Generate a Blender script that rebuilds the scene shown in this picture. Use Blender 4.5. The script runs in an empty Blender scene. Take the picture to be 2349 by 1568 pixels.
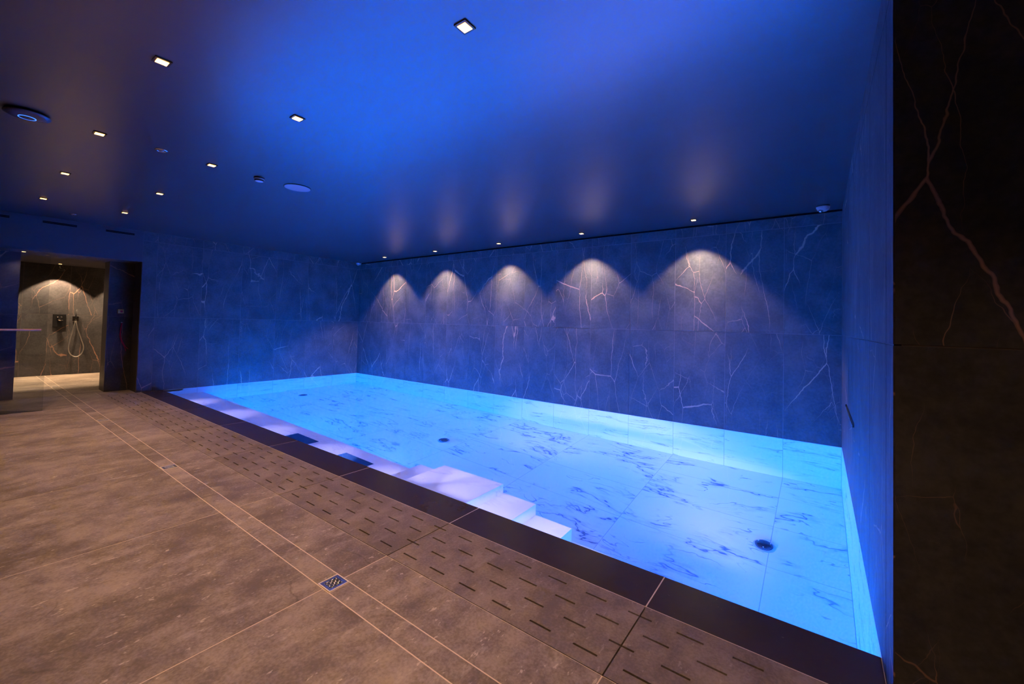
import bpy, bmesh, math, random
from mathutils import Vector, Matrix
random.seed(7)
scene = bpy.context.scene
C = scene.collection
PI = math.pi

# ------------------------------------------------------------------ camera
W_PX, H_PX = 2349, 1568
F_PX, CX, CY = 948.7973, 1198.5326, 716.6067
YAW, PITCH, ROLL, CAM_H = 0.6232, 0.0276, 0.0244, 1.2389
cam_d = bpy.data.cameras.new('camera')
cam = bpy.data.objects.new('camera', cam_d); C.objects.link(cam)
d = Vector((-math.sin(YAW)*math.cos(PITCH), math.cos(YAW)*math.cos(PITCH), math.sin(PITCH)))
r0 = Vector((math.cos(YAW), math.sin(YAW), 0)); u0_ = r0.cross(d)
r = r0*math.cos(ROLL) + u0_*math.sin(ROLL); u = -r0*math.sin(ROLL) + u0_*math.cos(ROLL)
cam.matrix_world = Matrix(((r.x, u.x, -d.x, 0), (r.y, u.y, -d.y, 0), (r.z, u.z, -d.z, CAM_H), (0, 0, 0, 1)))
cam_d.sensor_fit = 'HORIZONTAL'; cam_d.sensor_width = 36
cam_d.lens = F_PX*36/W_PX
cam_d.shift_x = (W_PX/2 - CX)/W_PX; cam_d.shift_y = (CY - H_PX/2)/W_PX
cam_d.clip_start = 0.02
scene.camera = cam
# ------------------------------------------------------------------ world and view
w = bpy.data.worlds.new('world'); scene.world = w; w.use_nodes = True
w.node_tree.nodes['Background'].inputs[0].default_value = (0.10, 0.11, 0.2, 1)
w.node_tree.nodes['Background'].inputs[1].default_value = 0.02
vs = scene.view_settings
vs.view_transform = 'Standard'; vs.look = 'None'; vs.exposure = 0.0; vs.gamma = 1.0; vs.use_curve_mapping = False
scene.cycles.sample_clamp_indirect = 10.0
scene.cycles.max_bounces = 7; scene.cycles.transmission_bounces = 5; scene.cycles.diffuse_bounces = 3; scene.cycles.glossy_bounces = 3
scene.cycles.use_light_tree = False; scene.cycles.adaptive_threshold = 0.03
# light levels (watts and colours), used by the lamps built below
FLOOR_W, FLOOR_COL = 74.0, (1.0, 0.58, 0.31)
WASH_W, WASH_COL = 200.0, (1.0, 0.78, 0.56)
POOL_W, POOL_COL = 560.0, (0.0, 0.126, 1.0)
BENCH_W, BENCH_COL = 230.0, (0.58, 0.50, 1.0)
SHOWER_W, SHOWER_COL = 270.0, (1.0, 0.66, 0.40)

# ------------------------------------------------------------------ measures (metres)
XL, XR, YB, ZC, ZU, ZM = -8.8151, 0.1975, 5.6501, 2.5768, 2.4281, 1.2
TW = 0.6146                    # wall tile width
YI, YO, YG, YS1, YS0 = 2.1302, 1.8566, 1.4035, 1.1590, 1.0570   # coping inner/outer, gutter, drain strip
YE = 1.8223                    # near end of the pool's right wall
YJ = 1.80                      # near end of the tiled left wall
T = 1.2295                     # floor tile
DEPTH = -1.44
YF = 2.69                      # front of bench and steps
XN = -9.228                    # wall plane of the recess
XN2 = -9.567                   # its inner side (shower)
XS = -12.33                    # shower back wall
ZB = 2.085                     # underside of the bulkhead
JX = lambda k: -0.6215 - T*k

# ------------------------------------------------------------------ helpers
def add_box(bm, x0, x1, y0, y1, z0, z1):
    vv = [bm.verts.new((x, y, z)) for x in (x0, x1) for y in (y0, y1) for z in (z0, z1)]
    for f in ((0,1,3,2),(4,6,7,5),(0,4,5,1),(2,3,7,6),(0,2,6,4),(1,5,7,3)):
        bm.faces.new([vv[i] for i in f])
def bm_boxes(*bs):
    bm = bmesh.new()
    for b in bs: add_box(bm, *b)
    return bm
def mesh_of(name, bm, m, smooth=False):
    bmesh.ops.recalc_face_normals(bm, faces=bm.faces[:])
    me = bpy.data.meshes.new(name); bm.to_mesh(me); bm.free()
    if m: me.materials.append(m)
    if smooth:
        for p in me.polygons: p.use_smooth = True
    return me
def obj(name, bm, m, parent=None, loc=(0,0,0), rz=0, smooth=False, bevel=0):
    if bevel:
        bmesh.ops.bevel(bm, geom=bm.edges[:], offset=bevel, segments=2, profile=0.6, affect='EDGES')
    me = mesh_of(name, bm, m, smooth)
    return link(name, me, parent, loc, rz)
def link(name, me, parent=None, loc=(0,0,0), rz=0, rot=None):
    o = bpy.data.objects.new(name, me); C.objects.link(o)
    o.location = loc; o.rotation_euler = rot or (0, 0, rz)
    if parent: o.parent = parent
    return o
def tag(o, label, cat, group=None, kind=None):
    if label: o['label'] = label
    if cat: o['category'] = cat
    if group: o['group'] = group
    if kind: o['kind'] = kind
    return o
def thing(name, label, cat, loc=(0,0,0), rz=0, group=None, rot=None):
    o = bpy.data.objects.new(name, None); C.objects.link(o); o.empty_display_size = 0.05
    o.location = loc; o.rotation_euler = rot or (0, 0, rz)
    return tag(o, label, cat, group)
def struct(name, bm, m, label, cat='structure'):
    o = obj(name, bm, m); return tag(o, label, cat, None, 'structure')
def lathe(prof, seg=32, cap=True):
    bm = bmesh.new(); rings = []
    for (rr, z) in prof:
        if rr < 1e-6: rings.append([bm.verts.new((0, 0, z))])
        else: rings.append([bm.verts.new((rr*math.cos(2*PI*i/seg), rr*math.sin(2*PI*i/seg), z)) for i in range(seg)])
    for a, b in zip(rings, rings[1:]):
        for i in range(seg):
            j = (i+1) % seg
            if len(a) == 1 and len(b) == 1: continue
            if len(a) == 1: bm.faces.new((a[0], b[i], b[j]))
            elif len(b) == 1: bm.faces.new((a[i], a[j], b[0]))
            else: bm.faces.new((a[i], a[j], b[j], b[i]))
    return bm
def tube(pts, rad, seg=10, closed_ends=True):
    bm = bmesh.new(); pts = [Vector(p) for p in pts]; rings = []
    n = None
    for i, p in enumerate(pts):
        t = (pts[min(i+1, len(pts)-1)] - pts[max(i-1, 0)]).normalized()
        if n is None:
            n = t.cross(Vector((0.3, 0.2, 0.93)))
            if n.length < 0.1: n = t.cross(Vector((1, 0, 0)))
        n = (n - t*n.dot(t)).normalized(); b = t.cross(n)
        rr = rad[i] if isinstance(rad, (list, tuple)) else rad
        rings.append([bm.verts.new(p + n*rr*math.cos(2*PI*k/seg) + b*rr*math.sin(2*PI*k/seg)) for k in range(seg)])
    for a, b in zip(rings, rings[1:]):
        for k in range(seg): bm.faces.new((a[k], a[(k+1) % seg], b[(k+1) % seg], b[k]))
    if closed_ends:
        bm.faces.new(rings[0]); bm.faces.new(rings[-1][::-1])
    return bm
def spline(ctrl, n=10):
    P = [Vector(c) for c in ctrl]; out = []
    for i in range(len(P)-1):
        p0, p1, p2, p3 = P[max(i-1, 0)], P[i], P[i+1], P[min(i+2, len(P)-1)]
        for k in range(n):
            t = k/n
            out.append(0.5*((2*p1) + (p2-p0)*t + (2*p0-5*p1+4*p2-p3)*t*t + (-p0+3*p1-3*p2+p3)*t**3))
    out.append(P[-1]); return out

# ------------------------------------------------------------------ materials
class NT:
    def __init__(s, name):
        s.m = bpy.data.materials.new(name); s.m.use_nodes = True; s.t = s.m.node_tree
        s.t.nodes.clear()
        s.out = s.t.nodes.new('ShaderNodeOutputMaterial')
    def n(s, typ, **kw):
        nd = s.t.nodes.new(typ)
        for k, v in kw.items(): setattr(nd, k, v)
        return nd
    def l(s, a, b): s.t.links.new(a, b)
    def val(s, sock, v):
        if hasattr(v, 'node'): s.l(v, sock)
        else: sock.default_value = v
    def math(s, op, a, b=0.0, c=None, clamp=False):
        nd = s.n('ShaderNodeMath', operation=op, use_clamp=clamp)
        s.val(nd.inputs[0], a); s.val(nd.inputs[1], b)
        if c is not None: s.val(nd.inputs[2], c)
        return nd.outputs[0]
    def vmath(s, op, a, b=(0,0,0)):
        nd = s.n('ShaderNodeVectorMath', operation=op)
        s.val(nd.inputs[0], a); s.val(nd.inputs[1], b)
        return nd.outputs[0]
    def noise(s, vec, scale, detail=4, rough=0.55, dist=0.0):
        nd = s.n('ShaderNodeTexNoise'); s.l(vec, nd.inputs['Vector'])
        nd.inputs['Scale'].default_value = scale; nd.inputs['Detail'].default_value = detail
        nd.inputs['Roughness'].default_value = rough; nd.inputs['Distortion'].default_value = dist
        return nd
    def step(s, v, a, b, lo=0.0, hi=1.0):
        nd = s.n('ShaderNodeMapRange', interpolation_type='SMOOTHSTEP'); s.val(nd.inputs[0], v)
        nd.inputs[1].default_value = a; nd.inputs[2].default_value = b
        nd.inputs[3].default_value = lo; nd.inputs[4].default_value = hi
        return nd.outputs[0]
    def mix(s, f, a, b):
        nd = s.n('ShaderNodeMix', data_type='RGBA'); s.val(nd.inputs[0], f)
        s.val(nd.inputs[6], a); s.val(nd.inputs[7], b); return nd.outputs[2]
    def coords(s, rnd=True, k=37.0):
        tc = s.n('ShaderNodeTexCoord').outputs['Object']
        if not rnd: return tc
        oi = s.n('ShaderNodeObjectInfo').outputs['Random']
        cx = s.n('ShaderNodeCombineXYZ')
        s.l(s.math('MULTIPLY', oi, k), cx.inputs[0]); s.l(s.math('MULTIPLY', oi, k*1.7), cx.inputs[1]); s.l(s.math('MULTIPLY', oi, k*2.3), cx.inputs[2])
        return s.vmath('ADD', tc, cx.outputs[0])
    def mapping(s, vec, rot=(0,0,0), scale=(1,1,1)):
        nd = s.n('ShaderNodeMapping'); s.l(vec, nd.inputs[0])
        nd.inputs['Rotation'].default_value = rot; nd.inputs['Scale'].default_value = scale
        return nd.outputs[0]
    def warp(s, vec, scale, amt, detail=2):
        nz = s.noise(vec, scale, detail)
        v = s.vmath('SUBTRACT', nz.outputs['Color'], (0.5, 0.5, 0.5))
        nd = s.n('ShaderNodeVectorMath', operation='SCALE'); s.l(v, nd.inputs[0]); nd.inputs['Scale'].default_value = amt
        return s.vmath('ADD', vec, nd.outputs[0])
    def edge(s, vec, scale, rand=1.0):
        nd = s.n('ShaderNodeTexVoronoi', feature='DISTANCE_TO_EDGE'); s.l(vec, nd.inputs['Vector'])
        nd.inputs['Scale'].default_value = scale; nd.inputs['Randomness'].default_value = rand
        return nd.outputs['Distance']
    def bump(s, h, strength=0.1, dist=0.01):
        nd = s.n('ShaderNodeBump'); s.l(h, nd.inputs['Height'])
        nd.inputs['Strength'].default_value = strength; nd.inputs['Distance'].default_value = dist
        return nd.outputs[0]
    def principled(s, col, rough=0.5, metal=0.0, normal=None, spec=0.5, emis=None, emis_s=0.0):
        nd = s.n('ShaderNodeBsdfPrincipled')
        s.val(nd.inputs['Base Color'], col if hasattr(col, 'node') else (*col, 1))
        s.val(nd.inputs['Roughness'], rough); s.val(nd.inputs['Metallic'], metal)
        nd.inputs['Specular IOR Level'].default_value = spec
        if normal: s.l(normal, nd.inputs['Normal'])
        if emis: nd.inputs['Emission Color'].default_value = (*emis, 1); nd.inputs['Emission Strength'].default_value = emis_s
        s.l(nd.outputs[0], s.out.inputs[0]); return nd

def plain(name, col, rough=0.5, metal=0.0, spec=0.5, emis=None, emis_s=0.0, var=0.06, scale=30):
    t = NT(name); v = t.coords(); nz = t.noise(v, scale, 3).outputs['Fac']
    a = tuple(max(0, c*(1-var)) for c in col); b = tuple(min(1, c*(1+var)) for c in col)
    t.principled(t.mix(nz, (*a, 1), (*b, 1)), rough, metal, None, spec, emis, emis_s)
    if emis: t.m.cycles.emission_sampling = 'NONE'
    return t.m

def stone_dark(name, base_lo, base_hi, vein, rough=0.42, spec=0.5, thick=1.0):
    """charcoal stone print with fine rust-coloured veins; pattern in the tile's own x/z"""
    t = NT(name); v = t.coords()
    mott = t.noise(v, 3.0, 5, 0.62).outputs['Fac']; fine = t.noise(v, 38.0, 2, 0.6).outputs['Fac']
    mm = t.math('ADD', t.math('MULTIPLY', mott, 0.7), t.math('MULTIPLY', fine, 0.3))
    base = t.mix(t.step(mm, 0.33, 0.68), (*base_lo, 1), (*base_hi, 1))
    w1 = t.warp(t.warp(v, 1.5, 0.16, 1), 13.0, 0.030, 2)
    def layer(rot, scale, sc, width, mask_scale, m0, m1):
        q = t.mapping(w1, (0, rot, 0), (scale[0], 1, scale[1]))
        e = t.edge(q, sc)
        mk = t.step(t.noise(t.mapping(v, (0,0,0), (1,1,1)), mask_scale, 1).outputs['Fac'], m0, m1)
        wd = t.math('MULTIPLY', mk, width)
        return t.math('MULTIPLY', t.math('SUBTRACT', 1.0, t.math('DIVIDE', e, t.math('ADD', wd, 0.0004)), clamp=True), mk)
    l1 = layer(0.38, (1.9, 0.50), 1.30, 0.0066*thick, 1.6, 0.38, 0.64)
    l2 = layer(-0.50, (1.7, 0.55), 2.0, 0.0048*thick, 2.3, 0.38, 0.66)
    l3 = layer(0.9, (1.5, 0.8), 3.4, 0.0055*thick, 3.1, 0.44, 0.72)
    vm = t.math('MAXIMUM', t.math('MULTIPLY', t.math('POWER', l1, 0.5), 1.0), t.math('MULTIPLY', t.math('POWER', l2, 0.6), 0.75))
    vm = t.math('MAXIMUM', vm, t.math('MULTIPLY', l3, 0.45), clamp=True)
    col = t.mix(vm, base, (*vein, 1))
    t.principled(col, rough, 0.0, None, spec); return t.m

def marble_white(name, base, vein, amount=1.0, axes='xz'):
    t = NT(name); v = t.coords()
    rot = (0, 0.75, 0) if axes == 'xz' else (0, 0, 0.62)
    sc = (0.42, 1, 1.5) if axes == 'xz' else (0.42, 1.5, 1)
    w1 = t.warp(t.warp(v, 1.1, 0.45, 1), 11.0, 0.05, 2)
    q = t.mapping(w1, rot, sc)
    n1 = t.noise(q, 1.5, 4, 0.62).outputs['Fac']
    e1 = t.math('ABSOLUTE', t.math('SUBTRACT', n1, 0.5))
    n2 = t.noise(t.vmath('ADD', q, (7.3, 3.1, 9.7)), 2.6, 3, 0.6).outputs['Fac']
    e2 = t.math('ABSOLUTE', t.math('SUBTRACT', n2, 0.5))
    mk = t.step(t.noise(v, 1.9, 1).outputs['Fac'], 0.43, 0.62)
    mk2 = t.step(t.noise(t.vmath('ADD', v, (4.1, 8.2, 1.7)), 2.6, 1).outputs['Fac'], 0.48, 0.66)
    a = t.math('MULTIPLY', t.step(e1, 0.0, 0.014, 1.0, 0.0), mk)
    soft = t.math('MULTIPLY', t.step(e1, 0.0, 0.05, 0.30, 0.0), mk)
    b = t.math('MULTIPLY', t.step(e2, 0.0, 0.011, 0.75, 0.0), mk2)
    m = t.math('MULTIPLY', t.math('MAXIMUM', t.math('MAXIMUM', a, b), soft), amount, clamp=True)
    col = t.mix(m, (*base, 1), (*vein, 1))
    t.principled(col, 0.35, 0.0, None, 0.4); return t.m

def floor_stone(name, lo, hi, fleck, rough=0.55, stretch=(1, 1, 1), spec=0.35, flk=1.0):
    t = NT(name); v = t.coords()
    q = t.mapping(t.warp(v, 2.0, 0.15, 2), (0, 0, 0.35), stretch)
    big = t.noise(q, 1.5, 5, 0.66).outputs['Fac']; mid = t.noise(q, 7.0, 4, 0.7).outputs['Fac']; fine = t.noise(v, 90.0, 3, 0.6).outputs['Fac']
    mm = t.math('ADD', t.math('ADD', t.math('MULTIPLY', big, 0.45), t.math('MULTIPLY', mid, 0.33)), t.math('MULTIPLY', fine, 0.22))
    base = t.mix(t.step(mm, 0.39, 0.62), (*lo, 1), (*hi, 1))
    # light smears and small flecks, dark scuffs
    sm = t.step(t.noise(t.mapping(v, (0,0,0.3), (4.2, 1.8, 1)), 2.2, 5, 0.75).outputs['Fac'], 0.55, 0.72)
    f2 = t.step(t.noise(t.mapping(v, (0,0,0.25), (20, 9, 1)), 1.6, 3, 0.7).outputs['Fac'], 0.64, 0.70)
    fk = t.math('MULTIPLY', t.math('MAXIMUM', t.math('MULTIPLY', sm, 0.42), t.math('MULTIPLY', f2, 0.75)), flk)
    col = t.mix(fk, base, (*fleck, 1))
    dk = t.step(t.edge(t.warp(t.warp(v, 1.5, 0.6), 8, 0.08, 3), 1.1), 0.0, 0.010, 1.0, 0.0)
    dm = t.step(t.noise(v, 1.7, 2).outputs['Fac'], 0.54, 0.66)
    col = t.mix(t.math('MULTIPLY', t.math('MULTIPLY', dk, dm), 0.40), col, (lo[0]*0.35, lo[1]*0.35, lo[2]*0.35, 1))
    rg = t.step(mid, 0.3, 0.7, rough-0.08, rough+0.1)
    t.principled(col, rg, 0.0, t.bump(fine, 0.25, 0.003), spec); return t.m

M = {}
M['wall'] = stone_dark('charcoal_vein_tile', (0.032, 0.032, 0.036), (0.080, 0.077, 0.077), (0.46, 0.25, 0.16), 0.68, 0.5)
M['wall_side'] = M['wall']
M['grout_wall'] = plain('wall_grout', (0.14, 0.115, 0.105), 0.8)
M['white'] = marble_white('white_marble_tile', (0.86, 0.87, 0.88), (0.16, 0.20, 0.28), 0.8, 'xz')
M['white_floor'] = marble_white('white_marble_floor_tile', (0.78, 0.80, 0.82), (0.05, 0.10, 0.17), 1.0, 'xy')
M['white_step'] = marble_white('white_marble_step', (0.88, 0.88, 0.88), (0.40, 0.40, 0.46), 0.45, 'xy')
M['grout_pool'] = plain('pool_grout', (0.42, 0.46, 0.52), 0.8)
M['floor'] = floor_stone('brown_stone_floor', (0.175, 0.140, 0.110), (0.41, 0.340, 0.270), (0.66, 0.57, 0.46), 0.56, (1.5, 1.0, 1))
M['gutter'] = floor_stone('brown_slotted_stone', (0.185, 0.150, 0.120), (0.355, 0.290, 0.232), (0.50, 0.43, 0.35), 0.55, (1.5, 1, 1), 0.3, 0.6)
M['grout_floor'] = plain('floor_grout', (0.80, 0.66, 0.50), 0.85)
M['gutter_base'] = plain('gutter_channel', (0.15, 0.112, 0.070), 0.7)
t = NT('dark_wet_coping_stone'); v = t.coords()
a_ = t.noise(v, 6.0, 5, 0.6).outputs['Fac']; f_ = t.step(t.noise(t.mapping(v, (0,0,0.3), (30, 55, 1)), 1.5, 3, 0.6).outputs['Fac'], 0.71, 0.76)
t.principled(t.mix(t.math('MULTIPLY', f_, 0.5), t.mix(a_, (0.050, 0.038, 0.034, 1), (0.074, 0.055, 0.049, 1)), (0.22, 0.17, 0.14, 1)), 0.25, 0, t.bump(a_, 0.05, 0.003), 0.5); M['coping'] = t.m
M['ceiling'] = None
t = NT('ceiling_paint'); v = t.coords(False)
nz = t.noise(t.mapping(v, (0,0,0.2), (0.5, 2.2, 1)), 2.0, 3, 0.6).outputs['Fac']
t.principled(t.mix(t.step(nz, 0.3, 0.7), (0.042, 0.045, 0.053, 1), (0.050, 0.053, 0.062, 1)), 0.30, 0, None, 0.5).inputs['IOR'].default_value = 2.3; M['ceiling'] = t.m
M['bulkhead'] = plain('bulkhead_paint', (0.075, 0.068, 0.075), 0.7, 0, 0.2)
M['jamb'] = plain('dark_jamb_tile', (0.10, 0.085, 0.075), 0.45, scale=4, var=0.3)
M['black'] = plain('black_shadow_gap', (0.004, 0.004, 0.004), 0.9, 0, 0.0)
M['black_metal'] = plain('black_metal', (0.012, 0.012, 0.013), 0.35, 0.0)
M['black_plastic'] = plain('black_plastic', (0.03, 0.03, 0.034), 0.38)
M['bronze'] = plain('bronze_trim', (0.10, 0.055, 0.025), 0.35, 0.7)
M['lens'] = plain('warm_lamp_lens', (1, 0.8, 0.5), 0.4, 0, 0.5, (1.0, 0.50, 0.12), 6.0)
M['lens_wash'] = plain('warm_wash_lens', (1, 0.85, 0.6), 0.4, 0, 0.5, (1.0, 0.58, 0.20), 6.0)
M['lens_pool'] = plain('pool_lamp_lens', (0.7, 0.8, 1.0), 0.3, 0, 0.5, (0.3, 0.5, 1.0), 1.5)
M['chrome'] = plain('chrome', (0.75, 0.75, 0.76), 0.12, 1.0)
M['steel'] = plain('brushed_steel', (0.62, 0.60, 0.56), 0.30, 1.0)
M['drain_frame'] = plain('pale_steel_frame', (0.85, 0.76, 0.64), 0.7, 0.0)
M['grey_plastic'] = plain('grey_plastic', (0.34, 0.35, 0.37), 0.4)
M['dark_disc'] = plain('dark_disc_plastic', (0.06, 0.06, 0.07), 0.30)
M['white_plastic'] = plain('white_plastic', (0.62, 0.63, 0.65), 0.4)
M['blue_led'] = plain('blue_led_ring', (0.1, 0.3, 1.0), 0.4, 0, 0.5, (0.05, 0.22, 1.0), 2.0)
M['yellow'] = plain('yellow_box_plastic', (0.72, 0.44, 0.12), 0.45)
M['red'] = plain('red_plastic', (0.62, 0.015, 0.05), 0.35)
M['red_cord'] = plain('red_cord', (0.70, 0.02, 0.09), 0.6)
M['wood'] = plain('oiled_wood', (0.46, 0.22, 0.10), 0.5, 0, 0.4, var=0.2, scale=12)
M['hose'] = plain('steel_hose', (0.75, 0.72, 0.68), 0.28, 0.9)
M['lens_glass'] = plain('dark_lens', (0.25, 0.27, 0.32), 0.08, 0.6)
M['cover_dark'] = plain('dark_intake_tile', (0.012, 0.060, 0.15), 0.5)
M['inlet'] = plain('dark_inlet_dome', (0.02, 0.025, 0.035), 0.18, 0.5)
M['inlet_ring'] = plain('inlet_ring', (0.30, 0.34, 0.38), 0.30, 0.2)
# water: clear, perfectly calm
t = NT('pool_water_surface'); g = t.n('ShaderNodeBsdfGlass'); g.inputs['Color'].default_value = (0.97, 0.99, 1, 1)
g.inputs['Roughness'].default_value = 0.0; g.inputs['IOR'].default_value = 1.333; t.l(g.outputs[0], t.out.inputs[0]); M['water'] = t.m
# thin clear pane: mirror by Fresnel, else see-through
t = NT('clear_pane'); fr = t.n('ShaderNodeFresnel'); fr.inputs[0].default_value = 1.5
tr = t.n('ShaderNodeBsdfTransparent'); tr.inputs[0].default_value = (0.90, 0.92, 0.93, 1); gl = t.n('ShaderNodeBsdfGlossy'); gl.inputs['Roughness'].default_value = 0.01
mx = t.n('ShaderNodeMixShader'); t.l(fr.outputs[0], mx.inputs[0]); t.l(tr.outputs[0], mx.inputs[1]); t.l(gl.outputs[0], mx.inputs[2]); t.l(mx.outputs[0], t.out.inputs[0]); M['pane'] = t.m

# ------------------------------------------------------------------ tile laying
G = 0.0055
tile_cache = {}
def tile_mesh(w_, h_, mat, flat=False, th=0.010, gap=None):
    g_ = G if gap is None else gap
    key = (round(w_, 4), round(h_, 4), mat.name, flat, th, g_)
    if key not in tile_cache:
        a, b = w_/2 - g_/2, h_/2 - g_/2
        bm = bm_boxes((-a, a, -b, b, -th, 0)) if flat else bm_boxes((-a, a, 0, th, -b, b))
        tile_cache[key] = mesh_of('tile', bm, mat)
    return tile_cache[key]
def lay_wall(parent, origin, rz, us, vs_, mat, name='tile'):
    """tiles on a wall whose local x runs along it; outward face is local -y at origin"""
    cs, sn = math.cos(rz), math.sin(rz)
    for a, b in zip(us, us[1:]):
        for c, d_ in zip(vs_, vs_[1:]):
            uc = (a+b)/2; me = tile_mesh(b-a, d_-c, mat)
            link(name, me, parent, (origin[0]+uc*cs, origin[1]+uc*sn, origin[2]+(c+d_)/2), rz)
def lay_floor(parent, xs, ys, z, mat, name='tile'):
    for a, b in zip(xs, xs[1:]):
        for c, d_ in zip(ys, ys[1:]):
            link(name, tile_mesh(b-a, d_-c, mat, True), parent, ((a+b)/2, (c+d_)/2, z))
RV = 0.0022
# ------------------------------------------------------------------ walls
us_back = [XL] + [-8.3267 + TW*i for i in range(14)] + [XR]
wb = struct('wall_back', bm_boxes((XL-0.15, XR+0.15, YB+RV, YB+0.15, 0.0, ZC+0.1)), M['grout_wall'], 'charcoal veined tile wall behind the pool, lit by five light scallops', 'wall')
lay_wall(wb, (0, YB, 0), 0, us_back, [0, ZM, ZU, 2.554], M['wall'])
wl = struct('wall_left', bm_boxes((XL-0.15, XL-RV, YJ, YB+0.15, 0.0, ZC+0.1)), M['grout_wall'], 'charcoal veined tile wall at the far left end of the pool', 'wall')
ys_left = [YJ] + [YB-0.5935-TW*i for i in range(5, -1, -1)] + [YB]
# local x must run so that -y faces +X : rz = +90deg (local x -> +Y, local -y -> +X)
lay_wall(wl, (XL, 0, 0), PI/2, ys_left, [0, ZM, ZU, ZC-0.002], M['wall'])
wr = struct('wall_right', bm_boxes((XR+RV, XR+0.15, YE+0.012, YB+0.15, 0.0, ZC+0.1)), M['grout_wall'], 'charcoal tile side wall at the right end of the pool seen edge-on', 'wall')
ys_r = [YE, 2.0035] + [2.0035+TW*i for i in range(1, 6)] + [YB]
# faces -X : rz=-90deg -> local x -> -Y ; local -y -> -X
lay_wall(wr, (XR, 0, 0), -PI/2, [-y for y in ys_r[::-1]], [0, ZM, ZU, ZC-0.002], M['wall_side'])
wf = struct('wall_front', bm_boxes((XR+0.02, 2.6, YE+RV, YE+0.16, 0.0, ZC+0.1)), M['grout_wall'], 'near-black veined tile wall at the right edge of the picture', 'wall')
lay_wall(wf, (0, YE, 0), 0, [XR+0.002, XR+TW*2, XR+TW*3.9], [0, ZM, ZU, ZC-0.002], M['wall'])
# black strip painted as the shade in the gap above the back wall tiles
tag(obj('gap_shade_strip', bm_boxes((XL, XR, YB-0.001, YB+0.02, 2.5545, ZC)), M['black']), 'black strip painted as the shadow gap between back wall tiles and ceiling', 'trim', None, 'structure')
# ceiling
ce = struct('ceiling', bm_boxes((XL, 2.6, -2.7, YB, ZC, ZC+0.1)), M['ceiling'], 'smooth painted ceiling glowing blue above the pool', 'ceiling')
# unseen rear of the room
struct('wall_rear', bm_boxes((XN, 2.6, -2.72, -2.6, 0.0, ZC)), M['jamb'], 'dark wall behind the viewer', 'wall')
struct('wall_side', bm_boxes((2.6, 2.72, -2.72, YE+0.16, 0.0, ZC)), M['jamb'], 'dark side wall to the right of the viewer', 'wall')

# bulkhead over the recess, recess walls, shower cubicle
struct('wall_bulkhead', bm_boxes((XN2, XL, -2.6, YJ, ZB, ZC+0.1)), M['bulkhead'], 'plain painted bulkhead above the shower recess', 'wall')
ws = struct('wall_stub', bm_boxes((XN2, XN-RV, 1.502, 2.4, 0.0, ZB)), M['jamb'], 'short tiled wall with red pull cord between recess and shower', 'wall')
lay_wall(ws, (XN, 0, 0), PI/2, [1.500, 1.80], [0, ZM, ZB-0.002], M['wall'])
obj('jamb_panel', bm_boxes((XN2, XN, 1.497, 1.502, 0.0, ZB-0.001)), M['jamb'], ws)
wrj = struct('wall_return', bm_boxes((XN+0.001, XL-0.15, YJ+0.002, 2.4, 0.0, ZB)), M['jamb'], 'dark return at the near end of the left tile wall', 'wall')
obj('jamb_panel', bm_boxes((XN+0.001, XL-0.012, YJ-0.004, YJ+0.001, 0.0, ZB-0.001)), M['jamb'], wrj)
wp = struct('wall_recess', bm_boxes((XN2, XN-RV, -2.6, 0.587, 0.0, ZB)), M['grout_wall'], 'dark tile wall behind the clear partition at the left edge', 'wall')
lay_wall(wp, (XN, 0, 0), PI/2, [-1.86, -1.24, -0.63, -0.02, 0.589], [0, ZM, ZB-0.002], M['wall'])
wsh = struct('wall_shower', bm_boxes((XS-0.1, XS-RV, -0.3, 2.4, 0.0, 2.2)), M['grout_wall'], 'brown lit veined tile wall at the back of the shower', 'wall')
lay_wall(wsh, (XS, 0, 0), PI/2, [-0.3, 0.215, 0.83, 1.4446, 2.06, 2.4], [0, ZM, 2.195], M['wall'])
struct('wall_shower_left', bm_boxes((XS, XN2, -0.4, -0.3, 0.0, 2.2)), M['jamb'], 'dark side wall of the shower hidden behind the recess wall', 'wall')
struct('wall_shower_right', bm_boxes((XS, XN2, 2.4, 2.5, 0.0, 2.2)), M['jamb'], 'dark side wall of the shower behind the pull cord wall', 'wall')
struct('ceiling_shower', bm_boxes((XS-0.1, XN2, -0.4, 2.5, 2.195, 2.3)), M['bulkhead'], 'low dark ceiling of the shower', 'ceiling')

# ------------------------------------------------------------------ floor
fl = struct('floor', bm_boxes((XS, 2.6, -2.7, YG, -0.2, -0.0007)), M['grout_floor'], 'brown stone-look tile floor with pale grout lines', 'floor')
obj('floor_base', bm_boxes((XS, XL, YG, 2.4, -0.2, -0.0007)), M['grout_floor'], fl)
xs_main = [XN] + [JX(k) for k in range(6, -3, -1)] + [2.6]
ys_main = [-2.632, YS0-2*T, YS0-T, YS0]
lay_floor(fl, xs_main, [-2.6, YS0-2*T, YS0-T, YS0], 0, M['floor'])
lay_floor(fl, xs_main, [YS1, YG], 0, M['floor'])
# narrow drain strip, cut around each drain
DR = [JX(1), JX(3), JX(5)]
HD = 0.0505
def strip(xa, xb):
    cuts = sorted([xa, xb] + [c for c in DR + [-10.37] if xa < c < xb])
    segs = []; cur = xa
    for c in cuts[1:-1]: segs.append((cur, c-HD)); cur = c+HD
    segs.append((cur, xb))
    for a, b in segs:
        n = max(1, round((b-a)/(2*T)))
        for i in range(n):
            p, q = a+(b-a)*i/n, a+(b-a)*(i+1)/n
            link('tile', tile_mesh(q-p, YS1-YS0, M['floor'], True), fl, ((p+q)/2, (YS0+YS1)/2, 0))
strip(XN, 2.6)
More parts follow.
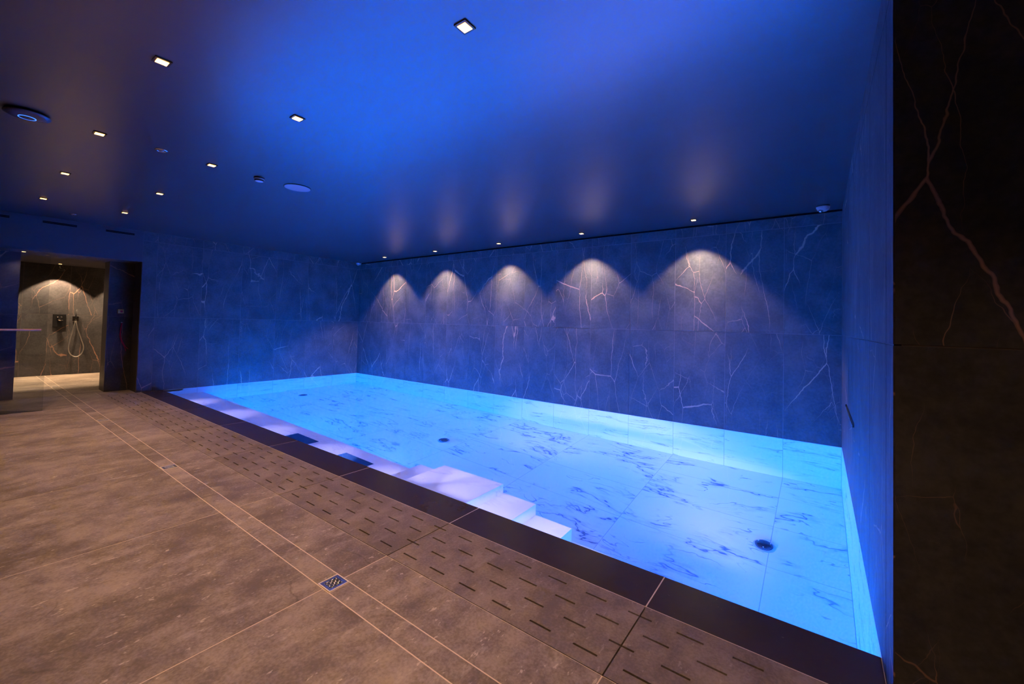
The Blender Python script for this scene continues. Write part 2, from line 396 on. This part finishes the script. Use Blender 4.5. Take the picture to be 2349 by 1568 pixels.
# recess and shower floor
lay_floor(fl, [XN, XL], [YG, YJ-0.004], 0, M['floor'])
xs_sh = [XS, -11.687, -10.4575, XN]
lay_floor(fl, xs_sh, [-0.3, 0.40, YS0], 0, M['floor'])
lay_floor(fl, [XS, -11.687, -10.4575, XN2], [YS1, 2.4], 0, M['floor'])
lay_floor(fl, [XN2, XN], [YS1, 1.496], 0, M['floor'])
strip(XS, XN)
# ------------------------------------------------------------------ overflow gutter with slotted stones
gut = thing('overflow_gutter', 'brown slotted stone gutter cover running along the pool edge', 'gutter')
obj('channel', bm_boxes((XL, 2.6, YG, YO, -0.2, -0.016)), M['gutter_base'], gut)
ROWS = [1.4725, 1.5755, 1.6785, 1.7805]; SW = 0.0046; P6 = T/6
def slotted(xa, xb):
    bm = bmesh.new(); a, b = xa+G/2, xb-G/2; y = YG + G/2; yend = YO - G/2; z0 = -0.014
    xm = (xa+xb)/2
    for ri, yr in enumerate(ROWS):
        add_box(bm, a-xm, b-xm, y-1.63, yr-SW-1.63, z0, 0)
        off = -0.572 if ri % 2 == 0 else -0.6725
        n0 = math.floor((a-off)/P6)-1; cur = a
        for n in range(n0, n0+12):
            s0, s1 = off+n*P6, off+n*P6+0.1025
            if s1 <= a or s0 >= b: continue
            if s0 > cur: add_box(bm, cur-xm, s0-xm, yr-SW-1.63, yr+SW-1.63, z0, 0)
            cur = max(cur, s1)
        if cur < b: add_box(bm, cur-xm, b-xm, yr-SW-1.63, yr+SW-1.63, z0, 0)
        y = yr+SW
    add_box(bm, a-xm, b-xm, y-1.63, yend-1.63, z0, 0)
    return obj('slotted_stone', bm, M['gutter'], gut, (xm, 1.63, 0))
xg = [XL] + [JX(k) for k in range(6, -3, -1)]
shared = None
for a, b in zip(xg, xg[1:]):
    if b-a > T-0.01:
        if shared is None: shared = slotted(a, b).data
        else: link('slotted_stone', shared, gut, ((a+b)/2, 1.63, 0))
    else: slotted(a, b)
# ------------------------------------------------------------------ coping
cop = thing('pool_coping', 'dark wet stone coping between the gutter and the water', 'coping')
obj('grout_bed', bm_boxes((XL, XR, YO, YI-0.001, -0.15, -0.0010)), M['grout_floor'], cop)
xc = [XL] + [JX(k) for k in range(6, -1, -1)] + [XR]
for a, b in zip(xc, xc[1:]):
    bm = bm_boxes((-(b-a)/2+G/2, (b-a)/2-G/2, YO+G/2-1.99, YI-1.99, -0.03, 0))
    obj('coping_stone', bm, M['coping'], cop, ((a+b)/2, 1.99, 0), bevel=0.0015)

# ------------------------------------------------------------------ pool basin
pool = thing('swimming_pool', 'indoor pool basin lined with white veined marble tiles', 'pool')
pf = obj('pool_floor', bm_boxes((XL, XR, YI, YB, DEPTH-0.15, DEPTH-RV)), M['grout_pool'], pool)
ZT = -0.001
xs_pf = [XL] + [-0.3368-2*TW*k for k in range(6, -1, -1)] + [XR]
ys_pf = [YI] + [YB-0.545-TW*k for k in range(4, -1, -1)] + [YB]
lay_floor(pf, xs_pf, ys_pf, DEPTH, M['white_floor'])
pb = obj('pool_wall', bm_boxes((XL-0.15, XR+0.15, YB+RV, YB+0.15, DEPTH-0.15, -0.001)), M['grout_pool'], pool)
vs_p = [DEPTH, -1.2, ZT]
lay_wall(pb, (0, YB, 0), 0, us_back, vs_p, M['white'])
pl_ = obj('pool_wall', bm_boxes((XL-0.15, XL-RV, YI, YB+0.15, DEPTH-0.15, -0.001)), M['grout_pool'], pool)
lay_wall(pl_, (XL, 0, 0), PI/2, [YI] + ys_left[2:], vs_p, M['white'])
pr = obj('pool_wall', bm_boxes((XR+RV, XR+0.15, YI, YB+0.15, DEPTH-0.15, -0.001)), M['grout_pool'], pool)
lay_wall(pr, (XR, 0, 0), -PI/2, [-y for y in ([YI] + ys_r[2:])[::-1]], vs_p, M['white'])
obj('pool_wall', bm_boxes((XL, XR, YI-0.06, YI-0.001, DEPTH-0.15, -0.152)), M['white_step'], pool)
obj('pool_wall_rim', bm_boxes((XL, XR, YI-0.0009, YI-0.0004, -0.152, -0.031)), M['white_step'], pool)
# bench with two intake notches
N1, N2, ZBN = (-5.13, -4.637), (-4.087, -3.596), -0.56
YN = 2.537
bm = bm_boxes((XL, -3.083, YN, YF, DEPTH, ZBN), (XL, N1[0], YI, YN, DEPTH, ZBN), (N1[1], N2[0], YI, YN, DEPTH, ZBN), (N2[1], -3.083, YI, YN, DEPTH, ZBN))
obj('bench', bm, M['white_step'], pool).cycles.is_caustics_receiver = True
for n_ in (N1, N2):
    obj('intake_cover', bm_boxes((n_[0], n_[1], YI, YN, ZBN-0.30, ZBN-0.006)), M['cover_dark'], pool)
steps = [(-3.083, -2.762, -0.35), (-2.762, -2.081, -0.162), (-2.081, -1.761, -0.332), (-1.761, -1.447, -0.508), (-1.447, -1.13, -0.68), (-1.13, -0.81, -0.85), (-0.81, -0.49, -1.02), (-0.49, -0.17, -1.19)]
for a, b, z in steps:
    obj('step', bm_boxes((a, b, YI, YF, DEPTH, z)), M['white_step'], pool, bevel=0.004).cycles.is_caustics_receiver = True
# chrome outlet slot in the left pool wall
inl = obj('wall_inlet', bm_boxes((XL, XL+0.012, 4.02, 4.31, -0.235, -0.205)), M['steel'], pool, bevel=0.003)
for i in range(4): obj('slot', bm_boxes((XL+0.0125, XL+0.0135, 4.04+0.065*i, 4.085+0.065*i, -0.226, -0.214)), M['black_metal'], inl)
# water
wat = obj('pool_water', bm_boxes(), M['water'])
bm = bmesh.new(); z = -0.004
bm.faces.new([bm.verts.new(p) for p in ((XL, YI, z), (XR, YI, z), (XR, YB, z), (XL, YB, z))])
bmesh.ops.subdivide_edges(bm, edges=bm.edges[:], cuts=3, use_grid_fill=True); bm.to_mesh(wat.data); bm.free()
for p in wat.data.polygons: p.use_smooth = True
wat.cycles.is_caustics_caster = True
tag(wat, 'calm clear blue-lit water filling the pool', 'water', None, 'stuff')

# ------------------------------------------------------------------ lamps in the pool
def area(name, parent, loc, rot, size, size_y, watts, col, spread=PI):
    L = bpy.data.lights.new(name, 'AREA'); L.shape = 'RECTANGLE'; L.size = size; L.size_y = size_y
    L.energy = watts; L.color = col; L.spread = spread
    o = bpy.data.objects.new(name, L); C.objects.link(o); o.location = loc; o.rotation_euler = rot
    if parent: o.parent = parent
    return o
def spot(name, parent, loc, rot, watts, col, angle, blend, rad=0.03):
    L = bpy.data.lights.new(name, 'SPOT'); L.energy = watts; L.color = col; L.spot_size = angle; L.spot_blend = blend; L.shadow_soft_size = rad
    o = bpy.data.objects.new(name, L); C.objects.link(o); o.location = loc; o.rotation_euler = rot
    if parent: o.parent = parent
    return o
disc_me = mesh_of('lamp_disc', lathe([(0, 0.016), (0.07, 0.016), (0.085, 0.010), (0.09, 0.0), (0.09, -0.02)], 28), M['chrome'], True)
face_me = mesh_of('lamp_face', lathe([(0, 0.0175), (0.066, 0.0175), (0.066, 0.010)], 28), M['lens_pool'], True)
bar_me = mesh_of('lamp_bar', bm_boxes((-0.16, 0.16, 0, 0.012, -0.014, 0.014)), M['lens_pool'])
for x in (-8.0, -6.2, -4.4, -1.05, -0.25):
    y = YF if x < -3 else YI
    fx = link('pool_lamp', disc_me, pool, (x, y, -0.92 if x < -3 else -0.75), rot=(-PI/2, 0, 0))
    link('lamp_face', face_me, fx)
    area('pool_lamp_light', pool, (x, y+0.03, -0.92 if x < -3 else -0.75), (PI/2, 0, 0), 0.5, 0.22, POOL_W if x < -3 else POOL_W*0.8, POOL_COL)
for x, zz, k, tilt, sprd in ((-7.9, -0.33, 2.0, 1.02, 62), (-6.65, -0.22, 0.9, 1.12, 60), (-5.42, -0.33, 2.0, 1.02, 62), (-4.2, -0.22, 0.9, 1.12, 60), (-3.28, -0.33, 1.2, 1.02, 62),  # the weaker ones in between are added fill that evens out the bench
                             (-2.75, -0.05, 0.075, 0.28, 56), (-2.25, -0.05, 0.045, 0.28, 56), (-1.9, -0.14, 0.11, 0.75, 70), (-1.57, -0.30, 0.10, 0.75, 70)):  # added fill lamps that brighten the steps, no fixtures known there
    fx = link('bench_or_fill_lamp', bar_me, pool, (x, YI, zz))
    area('bench_or_fill_light', pool, (x, YI+0.042, zz), (PI/2-tilt, 0, 0), 0.30, 0.05, BENCH_W*k, BENCH_COL, math.radians(sprd))

# ------------------------------------------------------------------ ceiling downlights
S_OUT, S_IN = 0.035, 0.024
frame_me = mesh_of('trim_frame', bm_boxes((-S_OUT, S_OUT, -S_OUT, -S_IN, -0.006, 0.0), (-S_OUT, S_OUT, S_IN, S_OUT, -0.006, 0.0), (-S_OUT, -S_IN, -S_IN, S_IN, -0.006, 0.0), (S_IN, S_OUT, -S_IN, S_IN, -0.006, 0.0)), M['bronze'])
def lens_mesh(m):
    return mesh_of('lamp_lens', bm_boxes((-S_IN, S_IN, -S_IN, S_IN, -0.0085, -0.0005)), m)
lens_a, lens_b = lens_mesh(M['lens']), lens_mesh(M['lens_wash'])
def downlight(x, y, z, lens, label, group, watts, col, angle, blend, tilt=0.0, scale=1.0):
    t_ = thing('ceiling_downlight', label, 'downlight', (x, y, z), 0, group)
    t_.scale = (scale,)*3
    link('trim_frame', frame_me, t_); link('lamp_lens', lens, t_)
    spot('downlight_beam', t_, (0, 0, -0.012), (tilt, 0, 0), watts, col, angle, blend).data.cycles.is_caustics_light = (z == ZC and y < 2)
    return t_
ordn = ['first', 'second', 'third', 'fourth', 'fifth']
for i in range(6):
    lab = f'warm square downlight above the floor drains, {ordn[i]} from the shower' if i < 4 else ('warm square downlight over the walkway, overhead nearest the viewer' if i == 4 else 'warm square downlight over the walkway facing the near-black wall')
    downlight(-7.407+1.5294*i, 0.6137, ZC, lens_a, lab, 'downlights above the floor drains', FLOOR_W, FLOOR_COL, math.radians(104), 0.9)
for i in range(5):
    lab = f'warm square downlight above the slotted gutter, {ordn[i]} from the shower end' if i < 4 else 'large bright square downlight at the top centre of the ceiling'
    downlight(-7.425+1.5294*i, 1.3185, ZC, lens_a, lab, 'downlights above the gutter', FLOOR_W, FLOOR_COL, math.radians(104), 0.9)
for i in range(5):
    lab = f'small warm wall-washing downlight above the back wall, {ordn[i]} from the left corner'
    dl = downlight(-7.4529+1.5458*i, 5.3398, ZC, lens_b, lab, 'wall washers along the back wall', WASH_W, WASH_COL, math.radians(94), 0.35, 0.0)
    spot('downlight_beam', dl, (0, 0, -0.012), (0.34, 0, 0), WASH_W*0.6, WASH_COL, math.radians(46), 1.0)
downlight(-9.07, 0.60, ZB, lens_b, 'small square downlight in the bulkhead underside behind the clear partition', None, 6, SHOWER_COL, math.radians(120), 0.8, scale=0.7)
for yy, lab in ((0.22, 'shower downlight hidden behind the recess wall'), (1.262, 'small warm downlight over the black shower head'), (2.30, 'shower downlight hidden behind the pull cord wall')):
    downlight(XS+0.27, yy, 2.195, lens_b, lab, 'downlights in the shower', SHOWER_W, SHOWER_COL, math.radians(90), 0.2, scale=0.8)
downlight(-10.6, 1.05, 2.195, lens_b, 'shower downlight above the small floor drain', 'downlights in the shower', SHOWER_W*0.22, SHOWER_COL, math.radians(120), 0.8, scale=0.8)

# ------------------------------------------------------------------ ceiling fittings
def hang(name, label, cat, x, y):
    return thing(name, label, cat, (x, y, ZC), 0, None)
ap = hang('access_point', 'dark round wireless access point with glowing blue ring on the ceiling', 'access point', -4.335, 0.268)
obj('mount_plate', lathe([(0, 0), (0.085, 0), (0.085, -0.012), (0, -0.012)], 40), M['black'], ap)
obj('shell', lathe([(0, -0.010), (0.104, -0.010), (0.108, -0.014), (0.107, -0.019), (0.085, -0.028), (0.050, -0.033), (0, -0.033)], 48), M['dark_disc'], ap, smooth=True)
obj('led_ring', lathe([(0.037, -0.0328), (0.037, -0.0350), (0.041, -0.0350), (0.041, -0.0325)], 48), M['blue_led'], ap)
obj('centre_cap', lathe([(0.0365, -0.030), (0.0365, -0.0345), (0.032, -0.0365), (0, -0.0370)], 40), M['dark_disc'], ap, smooth=True)
sp = hang('ceiling_speaker', 'flat round grey ceiling speaker above the pool edge', 'speaker', -4.34, 2.045)
obj('rim', lathe([(0.118, 0), (0.125, 0), (0.125, -0.006), (0.118, -0.008)], 48), M['black_metal'], sp)
obj('grille', lathe([(0, 0), (0.120, 0), (0.120, -0.0075), (0, -0.0085)], 48), M['grey_plastic'], sp)
sm = hang('smoke_detector', 'small dark smoke detector with pale base between two ceiling discs', 'smoke detector', -4.36, 1.698)
obj('base', lathe([(0, 0), (0.046, 0), (0.046, -0.012), (0.043, -0.014), (0, -0.014)], 32), M['black_plastic'], sm, smooth=False)
obj('band', lathe([(0.042, -0.014), (0.044, -0.018), (0.042, -0.022)], 32), M['white_plastic'], sm)
obj('chamber', lathe([(0.0405, -0.014), (0.0405, -0.024), (0.037, -0.034), (0.034, -0.036)], 32), M['black_plastic'], sm)
obj('cap', lathe([(0, -0.0365), (0.034, -0.036)], 32), M['white_plastic'], sm)
for x, y, lab in ((-4.345, 0.968, 'small round chrome emergency light on the ceiling near the violet glow'), (-8.224, 0.955, 'tiny round emergency light close to the bulkhead slots')):
    e_ = hang('emergency_light', lab, 'emergency light', x, y)
    obj('ring', lathe([(0.026, 0), (0.043, 0), (0.042, -0.004), (0.030, -0.008), (0.026, -0.004)], 32), M['chrome'], e_, smooth=True)
    obj('lens', lathe([(0, -0.014), (0.010, -0.012), (0.020, -0.005), (0.026, -0.001)], 24), M['lens_glass'], e_, smooth=True)
for x, y, lab, sgn in ((0.026, 5.405, 'grey dome security camera by the right end of the back wall', 1), (-8.735, 5.56, 'small dome security camera in the far left ceiling corner', -1)):
    s_ = hang('security_camera', lab, 'camera', x, y); 
    obj('mount', lathe([(0, 0), (0.063, 0), (0.063, -0.016), (0, -0.016)], 36), M['black_plastic'], s_)
    obj('dome', lathe([(0.061, -0.016), (0.061, -0.022), (0.052, -0.044), (0.036, -0.058), (0.015, -0.064), (0, -0.065)], 36), M['grey_plastic'], s_, smooth=True)
    e_ = lathe([(0, -0.022), (0.012, -0.019), (0.020, -0.010), (0.022, 0), (0.018, 0.012), (0, 0.02)], 24)
    obj('eye', e_, M['chrome'], s_, (-0.020*sgn, -0.026, -0.058), smooth=True)
    obj('screw', lathe([(0, -0.004), (0.006, -0.003), (0.006, 0.004)], 12), M['black_metal'], s_, (0.028, -0.036, -0.043), smooth=True)
for y0, y1, lab in ((0.08, 0.444, 'black slot air outlet in the bulkhead at the left picture edge'), (0.736, 1.065, 'black slot air outlet in the middle of the bulkhead'), (1.366, 1.691, 'black slot air outlet in the bulkhead beside the tile wall')):
    s_ = thing('slot_diffuser', lab, 'air vent', (XL, (y0+y1)/2, 2.505)); h = (y1-y0)/2
    obj('slot', bm_boxes((0.0, 0.003, -h, h, -0.014, 0.014)), M['black'], s_)
    obj('blade', bm_boxes((0.003, 0.006, -h, h, -0.002, 0.002)), M['black_metal'], s_)

# ------------------------------------------------------------------ floor drains
hole = bmesh.new()
def drain(x, y, label, tiny=False):
    t_ = thing('floor_drain', label, 'drain', (x, y, 0.0042), 0, 'square floor drains in the narrow tile strip')
    a, b = 0.0495, 0.044
    obj('sump', bm_boxes((-b, b, -b, b, -0.0049, -0.0043)), M['black_metal'], t_)
    obj('frame', bm_boxes((-a, a, -a, -b, -0.0049, -0.0005), (-a, a, b, a, -0.0049, -0.0005), (-a, -b, -b, b, -0.0049, -0.0005), (b, a, -b, b, -0.0049, -0.0005)), M['drain_frame'], t_)
    # woven grate: flat rim plus crossing raised bars
    c, q = 0.031, 0.043
    obj('rim', bm_boxes((-q, q, -q, -c, -0.0040, -0.0015), (-q, q, c, q, -0.0040, -0.0015), (-q, -c, -c, c, -0.0040, -0.0015), (c, q, -c, c, -0.0040, -0.0015)), M['steel'], t_)
    for i in range(5):
        p = -0.024 + 0.012*i
        pts = [(-0.031+0.062*k/20, p, -0.0022 + 0.0014*math.cos(PI*(k/20*62-7)/12 + PI*i)) for k in range(21)]
        obj('bar', tube(pts, 0.0022, 6), M['steel'], t_, smooth=True)
        pts = [(p, -0.031+0.062*k/20, -0.0022 - 0.0014*math.cos(PI*(k/20*62-7)/12 + PI*i)) for k in range(21)]
        obj('bar', tube(pts, 0.0022, 6), M['steel'], t_, smooth=True)
drain(DR[0], (YS0+YS1)/2, 'square steel floor drain with woven grate nearest the viewer')
drain(DR[1], (YS0+YS1)/2, 'square steel floor drain in the strip, second from the viewer')
drain(DR[2], (YS0+YS1)/2, 'square steel floor drain in the strip, third, just before the shower recess')
drain(-10.37, (YS0+YS1)/2, 'square steel floor drain inside the shower')
hole.free()

# ------------------------------------------------------------------ pool floor inlets
for x, lab in ((-0.378, 'large dark round inlet on the pool floor nearest the viewer'), (-4.286, 'dark round inlet in the middle of the pool floor'), (-8.228, 'faint round inlet at the far left of the pool floor')):
    t_ = thing('floor_inlet', lab, 'pool inlet', (x, 4.14, DEPTH), 0, 'round inlets on the pool floor')
    obj('flange', lathe([(0, 0.004), (0.060, 0.012), (0.080, 0.010), (0.086, 0.004), (0.086, 0.0)], 40), M['inlet_ring'], t_, smooth=True)
    obj('cap', lathe([(0, 0.040), (0.045, 0.039), (0.062, 0.034), (0.070, 0.022), (0.066, 0.010)], 40), M['inlet'], t_, smooth=True)
    for k in range(3):
        an = 2*PI*k/3 + 0.5
        obj('screw', lathe([(0, 0.044), (0.005, 0.043), (0.006, 0.036)], 10), M['chrome'], t_, (0.052*math.cos(an), 0.052*math.sin(an), 0), smooth=True)

# ------------------------------------------------------------------ dark slot strip on the right wall
gr = thing('wall_slot', 'thin dark horizontal slot strip on the right side wall above the water', 'slot', (XR, 4.17, 0.592))
obj('channel', bm_boxes((-0.004, 0.0, -0.48, 0.48, -0.008, 0.008)), M['black_metal'], gr)
obj('lip', bm_boxes((-0.009, 0.0, -0.48, 0.48, -0.011, -0.008)), M['steel'], gr)
for s_ in (-1, 1): obj('end_cap', bm_boxes((-0.010, 0.0, s_*0.485-0.006, s_*0.485+0.006, -0.011, 0.010)), M['black_metal'], gr)

# ------------------------------------------------------------------ clear partition at the left
XG = -7.965
gp = thing('clear_partition', 'frameless clear partition with horizontal wooden bar at left edge', 'partition', (XG, 0.0, 0))
obj('pane', bm_boxes((-0.005, 0.005, -1.3, 0.750, 0.0, 2.03)), M['pane'], gp)
bar = obj('handle', tube([(0.045, -1.2, 1.018), (0.045, 0.700, 1.018)], 0.012, 14), M['wood'], gp, smooth=True)
for yy in (-0.9, 0.60): obj('standoff', tube([(0.005, yy, 1.018), (0.045, yy, 1.018)], 0.007, 10), M['steel'], bar)
for yy in (-1.0, 0.3): obj('floor_clamp', bm_boxes((-0.014, 0.014, yy-0.03, yy+0.03, 0.0, 0.045)), M['steel'], gp)

# ------------------------------------------------------------------ red button and pull cord
eb = thing('emergency_button', 'small yellow box with red emergency button on the stub wall', 'button', (XN, 1.648, 1.286))
obj('box', bm_boxes((0, 0.030, -0.036, 0.036, -0.034, 0.034)), M['yellow'], eb, bevel=0.004)
bt = lathe([(0, 0.046), (0.010, 0.045), (0.016, 0.041), (0.017, 0.034), (0.013, 0.030), (0.013, 0.028)], 24)
bmesh.ops.rotate(bt, cent=(0,0,0), matrix=Matrix.Rotation(PI/2, 3, 'Y'), verts=bt.verts[:])
obj('button', bt, M['red'], eb, (0, 0.006, -0.002), smooth=True)
pc = thing('pull_cord', 'red double pull cord hanging on the stub wall', 'cord', (XN, 1.665, 1.10))
obj('eyelet', lathe([(0, 0.008), (0.010, 0.007), (0.013, 0.0), (0.010, -0.008), (0, -0.009)], 16), M['white_plastic'], pc, (0.016, 0, 0.006), smooth=True)
obj('strand', tube(spline([(0.018, 0, 0), (0.020, -0.010, -0.10), (0.020, -0.014, -0.21), (0.022, 0.010, -0.31), (0.022, 0.045, -0.39), (0.022, 0.066, -0.46)], 8), 0.0038, 8), M['red_cord'], pc, smooth=True)
obj('strand', tube(spline([(0.024, 0.004, 0), (0.027, -0.004, -0.10), (0.028, -0.008, -0.21), (0.029, 0.022, -0.31), (0.029, 0.056, -0.385), (0.028, 0.090, -0.425)], 8), 0.0034, 8), M['red_cord'], pc, smooth=True)

# ------------------------------------------------------------------ shower fittings
mx_ = thing('shower_mixer', 'square black shower mixer plate with chrome knobs on the shower wall', 'mixer', (XS, 1.318, 1.085))
obj('plate', bm_boxes((0, 0.022, -0.088, 0.088, -0.124, 0.124)), M['black_metal'], mx_, bevel=0.004)
def ylathe(prof, seg=20):
    b_ = lathe(prof, seg); bmesh.ops.rotate(b_, cent=(0,0,0), matrix=Matrix.Rotation(PI/2, 3, 'Y'), verts=b_.verts[:]); return b_
for yy in (-0.024, 0.024):
    obj('push_knob', ylathe([(0, 0.052), (0.012, 0.050), (0.014, 0.044), (0.014, 0.020)]), M['chrome'], mx_, (0, yy, 0.070), smooth=True)
obj('dial', ylathe([(0, 0.090), (0.024, 0.088), (0.028, 0.080), (0.028, 0.020)], 28), M['chrome'], mx_, (0, 0, 0.020), smooth=True)
obj('dial_lever', tube([(0.070, 0.020, 0.010), (0.075, 0.046, 0.004)], 0.006, 10), M['chrome'], mx_, smooth=True)
hs = thing('hand_shower', 'black stick hand shower with looped steel hose on the shower wall', 'hand shower', (XS, 1.538, 1.12))
obj('holder_plate', bm_boxes((0, 0.018, -0.045, 0.045, -0.052, 0.052)), M['chrome'], hs, bevel=0.004)
obj('holder', bm_boxes((0.018, 0.065, -0.018, 0.018, -0.012, 0.022)), M['chrome'], hs, bevel=0.004)
obj('wand', tube([(0.052, 0.0, -0.035), (0.052, 0.0, 0.05), (0.056, 0.0, 0.200)], [0.010, 0.012, 0.011], 14), M['black_metal'], hs, smooth=True)
obj('hose', tube(spline([(0.052, 0.0, -0.035), (0.055, 0.030, -0.20), (0.060, 0.085, -0.40), (0.060, 0.127, -0.57), (0.060, 0.105, -0.70), (0.060, 0.035, -0.765), (0.058, -0.040, -0.725), (0.055, -0.080, -0.62), (0.050, -0.070, -0.46), (0.042, -0.035, -0.25), (0.030, -0.008, -0.075), (0.012, -0.005, -0.040)], 8), 0.0085, 10), M['hose'], hs, smooth=True)
sh = thing('rain_shower', 'small black shower head on a short arm under the shower ceiling', 'shower head', (XS+0.10, 1.275, 2.195))
obj('arm', tube([(0, 0, 0), (0, 0, -0.05), (0, 0.02, -0.085)], 0.011, 12), M['chrome'], sh, smooth=True)
obj('head', lathe([(0, 0.0), (0.018, -0.002), (0.040, -0.014), (0.042, -0.034), (0.038, -0.038), (0, -0.038)], 28), M['black_metal'], sh, (0, 0.028, -0.080), smooth=True)
